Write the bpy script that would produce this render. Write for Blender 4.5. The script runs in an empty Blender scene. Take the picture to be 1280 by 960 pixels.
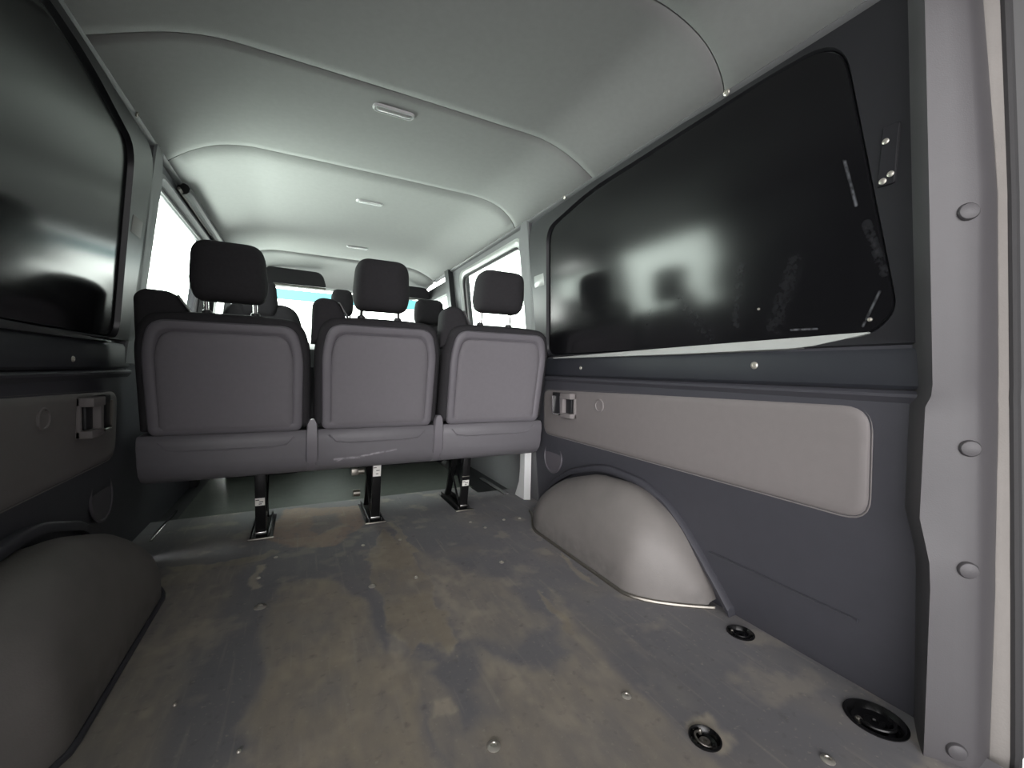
import bpy, bmesh, math, random
import numpy as np
from mathutils import Vector, Matrix
random.seed(5)
SC = bpy.context.scene
COL = SC.collection
R = math.radians

# ------------------------------------------------------------------ camera
cam_d = bpy.data.cameras.new('camera'); cam = bpy.data.objects.new('camera', cam_d); COL.objects.link(cam)
cam_d.sensor_width = 36.0; cam_d.lens = 36.0 * 520.0 / 1280.0
cam_d.clip_start = 0.01; cam_d.clip_end = 100
YAW, PITCH, ROLL = R(26.8), R(-1.9), R(1.2)
fw = Vector((math.sin(YAW)*math.cos(PITCH), math.cos(YAW)*math.cos(PITCH), math.sin(PITCH)))
rt0 = Vector((math.cos(YAW), -math.sin(YAW), 0)); up0 = rt0.cross(fw)
rt = rt0*math.cos(ROLL) + up0*math.sin(ROLL); up = up0*math.cos(ROLL) - rt0*math.sin(ROLL)
M = Matrix((rt, up, -fw)).transposed().to_4x4(); M.translation = Vector((-0.235, 0.0, 0.67))
cam.matrix_world = M
SC.camera = cam

# ------------------------------------------------------------------ light: a bright workshop hall all round the van
SC.view_settings.view_transform = 'Standard'; SC.view_settings.look = 'None'
SC.view_settings.gamma = 1.0; SC.view_settings.use_curve_mapping = False
SC.view_settings.exposure = 0.75
SIDE_LIGHT, WINDSCREEN_LIGHT, RIGHT_SHARE = 10.0, 11.0, 0.20          # hall beside and ahead of the van
REAR_BASE, REAR_LOBE, REAR_POWER = 0.08, 6.4, 5.5 # hall behind the open tailgate, brightest towards its left side
REAR_FLOOR = 0.12
REAR_DIR = Vector((-0.55, -0.83, 0.02)).normalized()
world = bpy.data.worlds.new('hall_light'); SC.world = world; world.use_nodes = True
wn, wl = world.node_tree.nodes, world.node_tree.links
wn.clear()
wo = wn.new('ShaderNodeOutputWorld'); bg = wn.new('ShaderNodeBackground'); wl.new(bg.outputs[0], wo.inputs[0])
tcw = wn.new('ShaderNodeTexCoord'); sepw = wn.new('ShaderNodeSeparateXYZ'); wl.new(tcw.outputs['Generated'], sepw.inputs[0])
def wmath(op, a, b=None, c=None):
    n = wn.new('ShaderNodeMath'); n.operation = op
    for i, v in enumerate((a, b, c)):
        if v is None: continue
        if isinstance(v, (int, float)): n.inputs[i].default_value = v
        else: wl.new(v, n.inputs[i])
    return n.outputs[0]
mr = wn.new('ShaderNodeMapRange'); mr.interpolation_type = 'SMOOTHSTEP'
wl.new(sepw.outputs[1], mr.inputs[0])
for i, v in enumerate((-0.25, 0.25, 0.0, 1.0)): mr.inputs[i+1].default_value = v
dn = wn.new('ShaderNodeVectorMath'); dn.operation = 'DOT_PRODUCT'; wl.new(tcw.outputs['Generated'], dn.inputs[0]); dn.inputs[1].default_value = REAR_DIR
rear = wmath('MULTIPLY_ADD', wmath('POWER', wmath('MAXIMUM', dn.outputs[1], 0.0), REAR_POWER), REAR_LOBE, REAR_BASE)
mf = wn.new('ShaderNodeMapRange'); mf.interpolation_type = 'SMOOTHSTEP'; wl.new(sepw.outputs[1], mf.inputs[0])
for i, v in enumerate((0.45, 0.9, SIDE_LIGHT, WINDSCREEN_LIGHT)): mf.inputs[i+1].default_value = v
low = wn.new('ShaderNodeMapRange'); low.interpolation_type = 'SMOOTHSTEP'; wl.new(sepw.outputs[2], low.inputs[0])
for i, v in enumerate((-0.30, 0.05, REAR_FLOOR, 1.0)): low.inputs[i+1].default_value = v      # the hall floor behind is dimmer than its walls
rear = wmath('MULTIPLY', rear, low.outputs[0])
high = wn.new('ShaderNodeMapRange'); high.interpolation_type = 'SMOOTHSTEP'; wl.new(sepw.outputs[2], high.inputs[0])
for i, v in enumerate((0.15, 0.65, 1.0, 0.15)): high.inputs[i+1].default_value = v            # light from higher up is cut too, standing in for the raised tailgate
rear = wmath('MULTIPLY', rear, high.outputs[0])
rs = wn.new('ShaderNodeMapRange'); rs.interpolation_type = 'SMOOTHSTEP'; wl.new(sepw.outputs[0], rs.inputs[0])
for i, v in enumerate((-0.2, 0.6, 1.0, RIGHT_SHARE)): rs.inputs[i+1].default_value = v         # less light comes in on the right
st = wmath('ADD', wmath('MULTIPLY', rs.outputs[0], wmath('MULTIPLY', mr.outputs[0], mf.outputs[0])), wmath('MULTIPLY', wmath('SUBTRACT', 1.0, mr.outputs[0]), rear))
wl.new(st, bg.inputs[1])
mixw = wn.new('ShaderNodeMix'); mixw.data_type = 'RGBA'; wl.new(mr.outputs[0], mixw.inputs[0])
mixw.inputs[6].default_value = (1.0, 0.98, 0.99, 1); mixw.inputs[7].default_value = (0.95, 1.0, 0.95, 1)
wl.new(mixw.outputs[2], bg.inputs[0])
SC.cycles.use_denoising = True
SC.cycles.max_bounces = 8; SC.cycles.diffuse_bounces = 5

# ------------------------------------------------------------------ materials
def lin(c):
    return tuple((v/255/12.92 if v/255 <= 0.04045 else ((v/255+0.055)/1.055)**2.4) for v in c)
def mat(name, srgb, rough=0.6, metal=0.0, var=0.0, vscale=30.0, bump=0.0, bscale=200.0, spec=0.5, stretch=None):
    m = bpy.data.materials.new(name); m.use_nodes = True
    nt = m.node_tree; b = nt.nodes['Principled BSDF']
    c = lin(srgb)
    b.inputs['Base Color'].default_value = (*c, 1); b.inputs['Roughness'].default_value = rough
    b.inputs['Metallic'].default_value = metal; b.inputs['Specular IOR Level'].default_value = spec
    tc = nt.nodes.new('ShaderNodeTexCoord'); vec = tc.outputs['Object']
    if stretch:
        mp = nt.nodes.new('ShaderNodeMapping'); mp.inputs['Scale'].default_value = stretch
        nt.links.new(vec, mp.inputs[0]); vec = mp.outputs[0]
    if var > 0:
        n = nt.nodes.new('ShaderNodeTexNoise'); n.inputs['Scale'].default_value = vscale; n.inputs['Detail'].default_value = 5
        nt.links.new(vec, n.inputs['Vector'])
        mx = nt.nodes.new('ShaderNodeMix'); mx.data_type = 'RGBA'
        mx.inputs[6].default_value = (*[v*(1-var) for v in c], 1); mx.inputs[7].default_value = (*[min(1, v*(1+var)) for v in c], 1)
        nt.links.new(n.outputs[0], mx.inputs[0]); nt.links.new(mx.outputs[2], b.inputs['Base Color'])
    if bump > 0:
        n2 = nt.nodes.new('ShaderNodeTexNoise'); n2.inputs['Scale'].default_value = bscale; n2.inputs['Detail'].default_value = 2
        nt.links.new(vec, n2.inputs['Vector'])
        bp = nt.nodes.new('ShaderNodeBump'); bp.inputs['Strength'].default_value = bump; bp.inputs['Distance'].default_value = 0.002
        nt.links.new(n2.outputs[0], bp.inputs['Height']); nt.links.new(bp.outputs[0], b.inputs['Normal'])
    return m
def add_strokes(m, strokes, color, amount=0.8, noise=60.0):
    """scratches and scuffs: line segments (p, q, half width) in object space that lighten the surface"""
    nt = m.node_tree; b = nt.nodes['Principled BSDF']; L = nt.links
    tc = nt.nodes.new('ShaderNodeTexCoord')
    total = None
    def vm(op, a, b_=None):
        n = nt.nodes.new('ShaderNodeVectorMath'); n.operation = op
        for i, v in enumerate((a, b_)):
            if v is None: continue
            if isinstance(v, tuple): n.inputs[i].default_value = v
            else: L.new(v, n.inputs[i])
        return n
    def mm(op, a, b_=None, clamp=False):
        n = nt.nodes.new('ShaderNodeMath'); n.operation = op; n.use_clamp = clamp
        for i, v in enumerate((a, b_)):
            if v is None: continue
            if isinstance(v, (int, float)): n.inputs[i].default_value = v
            else: L.new(v, n.inputs[i])
        return n.outputs[0]
    for p, q, w, k in strokes:
        p, q = Vector(p), Vector(q); d = q - p; l2 = d.length_squared
        pa = vm('SUBTRACT', tc.outputs['Object'], tuple(p)).outputs[0]
        t = mm('DIVIDE', vm('DOT_PRODUCT', pa, tuple(d)).outputs[1], l2, True)
        sc = nt.nodes.new('ShaderNodeVectorMath'); sc.operation = 'SCALE'; sc.inputs[0].default_value = tuple(d); L.new(t, sc.inputs[3])
        dist = vm('LENGTH', vm('SUBTRACT', pa, sc.outputs[0]).outputs[0]).outputs[1]
        mk = mm('MULTIPLY', mm('SUBTRACT', 1.0, mm('DIVIDE', dist, w), True), k)
        total = mk if total is None else mm('MAXIMUM', total, mk)
    n = nt.nodes.new('ShaderNodeTexNoise'); n.inputs['Scale'].default_value = noise; n.inputs['Detail'].default_value = 4
    L.new(tc.outputs['Object'], n.inputs['Vector'])
    mr = nt.nodes.new('ShaderNodeMapRange'); L.new(n.outputs[0], mr.inputs[0])
    for i, v in enumerate((0.35, 0.6, 0.0, 1.0)): mr.inputs[i+1].default_value = v
    fac = mm('MULTIPLY', mm('MULTIPLY', total, mr.outputs[0]), amount, True)
    mx = nt.nodes.new('ShaderNodeMix'); mx.data_type = 'RGBA'; L.new(fac, mx.inputs[0])
    src = b.inputs['Base Color'].links
    if src: L.new(src[0].from_socket, mx.inputs[6])
    else: mx.inputs[6].default_value = b.inputs['Base Color'].default_value
    mx.inputs[7].default_value = (*lin(color), 1)
    L.new(mx.outputs[2], b.inputs['Base Color'])

headliner = mat('headliner_felt', (192, 193, 191), 0.9, var=0.06, vscale=60, bump=0.15, bscale=500, spec=0.2)
trim_dark = mat('trim_plastic_blue_grey', (66, 66, 72), 0.5, var=0.08, vscale=25, bump=0.12, bscale=420)
speaker_mat = mat('speaker_cover_plastic', (92, 89, 94), 0.5, var=0.06, vscale=40, bump=0.12, bscale=500)
trim_mid = mat('armrest_vinyl', (124, 119, 118), 0.6, var=0.05, vscale=40, bump=0.15, bscale=500)
trim_pillar = mat('pillar_plastic', (74, 72, 74), 0.5, var=0.05, vscale=30, bump=0.12, bscale=500)
frame_grey = mat('window_surround_grey', (112, 112, 114), 0.5, var=0.05, bump=0.1, bscale=400)
sill_band = mat('sill_band_plastic', (42, 44, 50), 0.45, var=0.06, bump=0.08, bscale=400)
black_board = mat('black_board', (20, 20, 22), 0.16, var=0.25, vscale=7, bump=0.01, bscale=18, spec=0.4, stretch=(1, 1, 0.4))
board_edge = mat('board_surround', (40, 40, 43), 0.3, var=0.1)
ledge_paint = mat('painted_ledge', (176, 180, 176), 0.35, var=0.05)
arch_mat = mat('wheel_arch_plastic', (122, 118, 115), 0.55, var=0.14, vscale=16, bump=0.2, bscale=350)
fabric = mat('seat_fabric', (54, 53, 55), 0.95, var=0.15, vscale=120, bump=0.3, bscale=700, spec=0.15)
back_vinyl = mat('seat_back_vinyl', (118, 115, 119), 0.75, var=0.06, vscale=70, bump=0.25, bscale=600, spec=0.3)
back_edge = mat('seat_back_border', (110, 107, 112), 0.55, var=0.05, vscale=60, bump=0.15, bscale=600)
shell_plastic = mat('seat_shell_plastic', (107, 105, 109), 0.5, var=0.06, vscale=40, bump=0.12, bscale=500)
hinge_plastic = mat('hinge_plastic', (116, 113, 118), 0.4, var=0.05)
chrome = mat('chrome', (210, 210, 208), 0.18, 1.0)
steel = mat('worn_steel', (150, 146, 138), 0.4, 0.9, var=0.15)
zinc = mat('zinc_screw', (200, 196, 186), 0.35, 0.7, var=0.1)
black_metal = mat('black_steel', (24, 24, 25), 0.32, 0.3, var=0.2)
dark_bowl = mat('black_cup', (14, 14, 15), 0.25, var=0.2)
rubber = mat('rubber_seal', (44, 43, 44), 0.7, var=0.1, bump=0.2, bscale=300)
seal_grey = mat('grey_seal', (120, 116, 112), 0.7, var=0.08, bump=0.3, bscale=250)
body_white = mat('white_body_paint', (222, 224, 222), 0.3, var=0.02)
lens_mat = mat('light_lens', (215, 216, 214), 0.25, var=0.2, vscale=150)
bezel_mat = mat('light_bezel', (238, 239, 238), 0.4)
mat_rubber = mat('ribbed_mat', (84, 88, 83), 0.6, var=0.2, vscale=25, bump=0.5, bscale=120)
black_trim = mat('black_trim', (30, 31, 33), 0.5, var=0.1)
label_mat = mat('paper_label', (232, 230, 224), 0.6, var=0.04)
ink = mat('label_ink', (60, 60, 60), 0.7)
belt_mat = mat('belt_webbing', (120, 120, 120), 0.6, var=0.1)
roof_mat = mat('roof_skin', (40, 40, 41), 0.8)
clear_plastic = mat('clear_plastic_clip', (176, 178, 176), 0.2, var=0.1)
concrete = mat('concrete', (150, 150, 148), 0.8, var=0.1, vscale=3)
hall_paint = mat('hall_wall_paint', (226, 232, 226), 0.8, var=0.03)
beam_grey = mat('beam_grey', (150, 158, 152), 0.6, var=0.05)
tyre_mat = mat('tyre', (26, 26, 27), 0.8)

def glass_mat(name, tint=(0.96, 1.0, 0.98)):
    m = bpy.data.materials.new(name); m.use_nodes = True; nt = m.node_tree
    nt.nodes.remove(nt.nodes['Principled BSDF']); out = nt.nodes['Material Output']
    tr = nt.nodes.new('ShaderNodeBsdfTransparent'); tr.inputs[0].default_value = (*tint, 1)
    gl = nt.nodes.new('ShaderNodeBsdfGlossy'); gl.inputs['Roughness'].default_value = 0.02
    lw = nt.nodes.new('ShaderNodeLayerWeight'); lw.inputs[0].default_value = .5
    pw = nt.nodes.new('ShaderNodeMath'); pw.operation = 'POWER'; nt.links.new(lw.outputs['Facing'], pw.inputs[0]); pw.inputs[1].default_value = 5
    fr = nt.nodes.new('ShaderNodeMath'); fr.operation = 'MULTIPLY_ADD'; nt.links.new(pw.outputs[0], fr.inputs[0]); fr.inputs[1].default_value = .85; fr.inputs[2].default_value = .03
    mx = nt.nodes.new('ShaderNodeMixShader')
    nt.links.new(fr.outputs[0], mx.inputs[0]); nt.links.new(tr.outputs[0], mx.inputs[1]); nt.links.new(gl.outputs[0], mx.inputs[2])
    nt.links.new(mx.outputs[0], out.inputs[0])
    return m
glass = glass_mat('window_glass')
flange_grey = mat('painted_flange', (92, 92, 92), 0.4, var=0.05)
sunband = glass_mat('windscreen_sun_band', (0.035, 0.10, 0.112))

# ------------------------------------------------------------------ helpers
def link(name, bm, m, parent=None, smooth=35, solid=0, offset=-1):
    bmesh.ops.recalc_face_normals(bm, faces=bm.faces)
    me = bpy.data.meshes.new(name); bm.to_mesh(me); bm.free()
    o = bpy.data.objects.new(name, me); COL.objects.link(o); me.materials.append(m)
    if smooth:
        for p in me.polygons: p.use_smooth = True
        me.set_sharp_from_angle(angle=R(smooth))
    if parent is not None:
        o.parent = parent; o.matrix_parent_inverse = Matrix.Translation(parent.location).inverted()
    if solid:
        md = o.modifiers.new('thickness', 'SOLIDIFY'); md.thickness = solid; md.offset = offset
    return o
def tag(o, label, cat=None, group=None, kind=None):
    o['label'] = label
    if cat: o['category'] = cat
    if group: o['group'] = group
    if kind: o['kind'] = kind
    return o
def empty(name, loc, label, cat, group=None, kind=None):
    o = bpy.data.objects.new(name, None); COL.objects.link(o); o.location = loc; o.empty_display_size = 0.05
    return tag(o, label, cat, group, kind)
def round_poly(pts, r, n=6):
    out = []; N = len(pts); rs = r if isinstance(r, (list, tuple)) else [r]*N
    P = [Vector(p) for p in pts]
    for i in range(N):
        a, b, c = P[i-1], P[i], P[(i+1) % N]
        d1, d2 = (a-b), (c-b); l1, l2 = d1.length, d2.length
        k = max(1e-4, min(rs[i], .47*l1, .47*l2))
        p0, p1 = b + d1*(k/l1), b + d2*(k/l2)
        for j in range(n+1):
            t = j/n; out.append(tuple(p0*(1-t)**2 + b*2*t*(1-t) + p1*t*t))
    return out
def area(pts):
    return 0.5*sum(pts[i-1][0]*pts[i][1]-pts[i][0]*pts[i-1][1] for i in range(len(pts)))
def inset(pts, d):
    if abs(d) < 1e-9: return list(pts)
    sgn = 1 if area(pts) > 0 else -1
    N = len(pts); out = []
    for i in range(N):
        a, b, c = Vector(pts[i-1]), Vector(pts[i]), Vector(pts[(i+1) % N])
        e1, e2 = (b-a).normalized(), (c-b).normalized()
        n1, n2 = Vector((-e1.y, e1.x))*sgn, Vector((-e2.y, e2.x))*sgn
        mdir = (n1+n2); k = max(.35, mdir.length_squared/2)
        out.append(tuple(b + mdir*(d/k/1.0)*(1.0 if k else 1)/1.0 if False else b + mdir/ max(.5, (1+n1.dot(n2))) * d))
    return out
def loft(bm, loops, cap0=False, cap1=True, close=True):
    V = [[bm.verts.new(p) for p in lp] for lp in loops]
    n = len(V[0])
    for a, b in zip(V, V[1:]):
        for i in range(n if close else n-1):
            j = (i+1) % n
            bm.faces.new((a[i], a[j], b[j], b[i]))
    if cap0: bm.faces.new(V[0][::-1])
    if cap1: bm.faces.new(V[-1])
    return V
def ring_panel(pts, r, levels, fmap, n=6, cap0=False, bm=None):
    bm = bm or bmesh.new()
    rs = r if isinstance(r, (list, tuple)) else [r]*len(pts)
    loops = []
    for d, h in levels:
        q = round_poly(inset(pts, d), [max(.0015, x-d) for x in rs], n)
        loops.append([fmap(u, v, h) for u, v in q])
    loft(bm, loops, cap0, True)
    return bm
def box(bm, c, s, rot=None, bevel=0.0):
    mtx = Matrix.Translation(c) @ (rot.to_4x4() if rot else Matrix.Identity(4)) @ Matrix.Diagonal((*s, 1))
    g = bmesh.ops.create_cube(bm, size=1, matrix=mtx)
    if bevel:
        es = list({e for v in g['verts'] for e in v.link_edges})
        bmesh.ops.bevel(bm, geom=es, offset=bevel, segments=2, profile=.5, affect='EDGES')
def bar(bm, p, q, w, t, side=(1, 0, 0), bevel=0.002):
    """a bar of section w (along side) by t from p to q"""
    p, q = Vector(p), Vector(q); d = (q-p); L = d.length; d.normalize()
    s = Vector(side); s = (s - d*s.dot(d)).normalized(); u = d.cross(s)
    rot = Matrix((s, u, d)).transposed()
    box(bm, (p+q)/2, (w, t, L), rot, bevel)
def tube(bm, pts, r, n=8, cap=True, sx=1.0):
    P = [Vector(p) for p in pts]; loops = []
    ref = None
    for i, p in enumerate(P):
        d = (P[min(i+1, len(P)-1)] - P[max(i-1, 0)]).normalized()
        if ref is None: ref = d.orthogonal().normalized()
        ref = (ref - d*ref.dot(d)).normalized(); u = d.cross(ref)
        rr_ = r[i] if isinstance(r, (list, tuple)) else r
        loops.append([p + ref*(math.cos(2*math.pi*k/n)*rr_) + u*(math.sin(2*math.pi*k/n)*rr_*sx) for k in range(n)])
    loft(bm, loops, cap, cap)
def lathe(bm, c, axis, prof, n=24, cap0=False, cap1=True):
    """prof: (radius, height along axis) pairs"""
    a = Vector(axis).normalized(); s = a.orthogonal().normalized(); u = a.cross(s); c = Vector(c)
    loops = [[c + a*h + (s*math.cos(2*math.pi*k/n) + u*math.sin(2*math.pi*k/n))*r for k in range(n)] for r, h in prof]
    loft(bm, loops, cap0, cap1)
def grid(bm, nu, nv, f):
    V = [[bm.verts.new(f(i/(nu-1), j/(nv-1))) for j in range(nv)] for i in range(nu)]
    for i in range(nu-1):
        for j in range(nv-1): bm.faces.new((V[i][j], V[i+1][j], V[i+1][j+1], V[i][j+1]))
    return V
def smooth01(x, a, b):
    t = max(0, min(1, (x-a)/(b-a))); return t*t*(3-2*t)
def interp(x, xs, ys): return float(np.interp(x, xs, ys))

# ------------------------------------------------------------------ the van body: half width over height, centre line X0
X0 = 0.025
HZ = [-0.12, 0.0, 0.30, 0.65, 1.38, 1.5]; HW = [0.83, 0.825, 0.80, 0.785, 0.698, 0.68]
def hw(z): return interp(z, HZ, HW)
def wmap(s):
    return lambda y, z, h: (X0 + s*(hw(z)-h), y, z)
NAME = {1: 'right', -1: 'left'}
Y_BACK, Y_C, Y_B, Y_FRONT = 0.34, 1.80, 2.90, 3.75

def wall_sheet(name, s, y0, y1, z0, z1, m, th=0.03, hole=None, parent=None, off=0.0):
    """solid piece of body side between two stations, following the body's curve, with an optional window opening"""
    bm = bmesh.new()
    zs = sorted({z0, z1, *[z for z in HZ if z0 < z < z1], *( [hole[2], hole[3]] if hole else [])})
    ys = sorted({y0, y1, *([hole[0], hole[1]] if hole else [])})
    V = {(y, z): bm.verts.new((X0+s*(hw(z)+off), y, z)) for y in ys for z in zs}
    for a, b in zip(ys, ys[1:]):
        for c, d in zip(zs, zs[1:]):
            if hole and a >= hole[0]-1e-6 and b <= hole[1]+1e-6 and c >= hole[2]-1e-6 and d <= hole[3]+1e-6: continue
            f = [V[(a, c)], V[(b, c)], V[(b, d)], V[(a, d)]]
            bm.faces.new(f if s < 0 else f[::-1])
    me = bpy.data.meshes.new(name); bm.normal_update(); bm.to_mesh(me); bm.free()
    o = bpy.data.objects.new(name, me); COL.objects.link(o); me.materials.append(m)
    md = o.modifiers.new('thickness', 'SOLIDIFY'); md.thickness = th; md.offset = -1
    if parent: o.parent = parent; o.matrix_parent_inverse = Matrix.Translation(parent.location).inverted()
    return o

for s in (1, -1):
    nm = NAME[s]
    w = wall_sheet('wall_'+nm, s, 0.345, Y_C, -0.1, 1.46, trim_dark, th=0.04)
    tag(w, 'inner body side of the van on the %s, behind its trim and blanked window' % nm, 'wall', kind='structure')
    # sliding door / side with window, front door with window
    d = wall_sheet('door_%d' % (1 if s > 0 else 2), s, Y_C+0.02, Y_B-0.02, -0.1, 1.37, frame_grey if s > 0 else trim_dark, th=0.05, hole=(1.845, 2.70, 0.80, 1.30))
    tag(d, 'grey inner side of the middle %s side with its big window' % nm, 'door', kind='structure')
    d = wall_sheet('door_%d' % (3 if s > 0 else 4), s, Y_B+0.06, Y_FRONT, -0.1, 1.33, black_trim, th=0.05, hole=(3.05, 3.68, 0.80, 1.24))
    tag(d, 'front cab door on the %s beyond the seats' % nm, 'door', kind='structure')
    for k, (y0, y1, z0, z1) in enumerate(((1.845, 2.70, 0.80, 1.30), (3.05, 3.68, 0.80, 1.24))):
        n = {(1, 0): 1, (-1, 0): 2, (1, 1): 3, (-1, 1): 4}[(s, k)]
        g = wall_sheet('window_%d' % n, s, y0-0.005, y1+0.005, z0-0.005, z1+0.005, glass, th=0.004, off=0.02)
        tag(g, '%s %s window with bright hall light behind it' % (nm, ('middle side', 'front cab')[k]), 'window', kind='structure')
    b = wall_sheet('trim_%d' % (1 if s > 0 else 2), s, Y_B-0.02, Y_B+0.06, -0.1, 1.40, black_trim, th=0.06, off=-0.035)
    tag(b, 'black upright pillar between middle and front side windows on the %s' % nm, 'pillar', kind='structure')

# roof skin and the hidden sub-floor
bm = bmesh.new(); box(bm, (X0, 1.92, 1.49), (1.60, 3.8, 0.03))
tag(link('ceiling', bm, roof_mat), 'roof skin of the van above the grey headliner panels', 'ceiling', kind='structure')
bm = bmesh.new(); box(bm, (X0, 2.0, -0.075), (1.72, 4.4, 0.09))
tag(link('trim_3', bm, black_trim), 'dark steel under-floor below the worn floor board', 'floor', kind='structure')
# nose of the van below the windscreen
bm = bmesh.new(); box(bm, (X0, 4.25, 0.37), (1.70, 0.06, 0.95))
tag(link('wall_front', bm, black_trim), 'dark bulkhead at the front of the cab under the windscreen', 'wall', kind='structure')

# ------------------------------------------------------------------ headliner panels
def cz(x):
    return 1.428 - 0.052*smooth01(abs(x-X0), 0.40, 0.70)
def seam(k):
    base, bow = ((0.0, 0.0), (0.652, 0.07), (1.197, 0.055), (1.728, 0.16), (3.17, 0.16))[k]
    def f(x):
        return base + bow*max(0, (abs(x-X0)-0.48)/0.22)**2.2 + 0.01*(abs(x-X0)/0.7)**2
    return f
HLAB = ('rearmost grey headliner panel above the open tailgate end', 'grey headliner panel with a light, second from the tailgate',
        'grey headliner panel between the two seams, above the bench seat', 'long bright grey headliner panel running forward above the bench to the cab')
# the panel with the first light lies between seams 1 and 2
def headliner_panel(k):
    f0, f1 = seam(k), seam(k+1); bm = bmesh.new()
    half = 0.70
    nx = 61; ts = [0, .0, .004, .012] if False else None
    rows = [(-1, 0.010), (0, 0.0012), (1, 0.0)] + [(None, t) for t in np.linspace(0.06, 0.94, 9)] + [(-2, 0.0), (-3, 0.0012), (-4, 0.010)]
    V = []
    for i in range(nx):
        x = X0 - half + 2*half*i/(nx-1); a, b = f0(x)+0.001, f1(x)-0.001; col = []
        for code, v in rows:
            if code is None: y, dz = a+(b-a)*v, 0
            elif code == -1: y, dz = a, v
            elif code == 0: y, dz = a+0.0003, v
            elif code == 1: y, dz = a+0.002, 0
            elif code == -2: y, dz = b-0.002, 0
            elif code == -3: y, dz = b-0.0003, v
            else: y, dz = b, v
            col.append(bm.verts.new((x, y, cz(x)+dz)))
        V.append(col)
    for i in range(nx-1):
        for j in range(len(rows)-1): bm.faces.new((V[i][j], V[i+1][j], V[i+1][j+1], V[i][j+1]))
    return link('headliner_panel', bm, headliner, smooth=50)
for k in range(4):
    tag(headliner_panel(k), HLAB[k], 'headliner panel', 'grey headliner panels overhead')

# header panel over the windscreen
bm = bmesh.new()
def hdr(u, v):
    x = X0 + (u-0.5)*1.40; y = seam(4)(x) + 0.004 + v*(3.78-seam(4)(x)); e = smooth01(abs(x-X0), 0.5, 0.7)
    return (x, y, cz(x) - 0.012*smooth01(v, 0, .08) - (0.125)*v**2.6*(1-0.4*e))
grid(bm, 40, 14, hdr)
tag(link('windscreen_header_panel', bm, headliner, solid=0.012, offset=1, smooth=60), 'grey curved overhead panel above the windscreen at the far end', 'header panel')

# ------------------------------------------------------------------ windscreen and cab
bm = bmesh.new()
TOPW = ((-0.66, 3.80, 1.285), (0.71, 3.80, 1.285)); BOTW = ((-0.78, 4.25, 0.82), (0.83, 4.25, 0.82))
def ws(u, v):
    a = Vector(TOPW[0]).lerp(Vector(TOPW[1]), u); b = Vector(BOTW[0]).lerp(Vector(BOTW[1]), u)
    p = a.lerp(b, v); p.y += 0.06*(1-(2*u-1)**2); return tuple(p)
grid(bm, 17, 9, lambda u, v: ws(u, 0.16+0.84*v))
wsn = link('window_5', bm, glass, smooth=80)
tag(wsn, 'windscreen at the far end of the van with a cyan band along its top', 'window', kind='structure')
bm = bmesh.new(); grid(bm, 17, 3, lambda u, v: ws(u, 0.16*v))
tag(link('sun_band', bm, sunband, wsn, smooth=80), 'cyan tinted band along the top of the windscreen')
for s in (1, -1):
    bm = bmesh.new()
    a = (X0+s*0.70, 3.70, 1.36); b = (X0+s*0.80, 4.25, 0.82)
    bar(bm, a, b, 0.10, 0.06, (0, 1, 0.6), 0.015)
    tag(link('trim_%d' % (4 if s > 0 else 5), bm, frame_grey), 'sloping front pillar beside the windscreen on the %s' % NAME[s], 'pillar', kind='structure')
# dashboard
bm = bmesh.new()
prof = [(3.62, .48), (3.58, .66), (3.63, .80), (3.74, .86), (3.95, .87), (4.2, .83), (4.2, .48)]
loft(bm, [[(x, y, z) for y, z in prof] for x in (-0.74, -0.5, -0.2, 0.1, 0.4, 0.79)], True, True)
tag(link('dashboard', bm, black_trim, smooth=30), 'dark dashboard under the windscreen beyond the front seats', 'dashboard')
# sun visors
for s, (xa, xb), dz, lab in ((-1, (-0.50, -0.07), 0, 'dark sun visor folded down over the left of the windscreen'), (1, (0.42, 0.745), .030, 'dark sun visor folded down over the right of the windscreen')):
    v = empty('sun_visor', ((xa+xb)/2, 3.50, 1.38), lab, 'sun visor', 'pair of dark sun visors')
    vm_ = lambda x, z, h: (x, 3.50 + (1.385-z)*0.2 - h, z)
    bm = ring_panel([(xa, 1.275-dz*.4), (xb, 1.272-dz*.4), (xb-0.03, 1.378-dz), (xa+.02, 1.385-dz)], [.03, .02, .05, .06], [(0.006, -.012), (0, -.006), (0, .006), (.006, .012)], vm_, cap0=True)
    link('visor_flap', bm, black_trim, v)
    bm = bmesh.new(); tube(bm, [(xa+.005, 3.523, 1.268-dz*.4), (xb-.005, 3.523, 1.264-dz*.4)], 0.007); link('visor_edge_strip', bm, steel, v)

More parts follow.
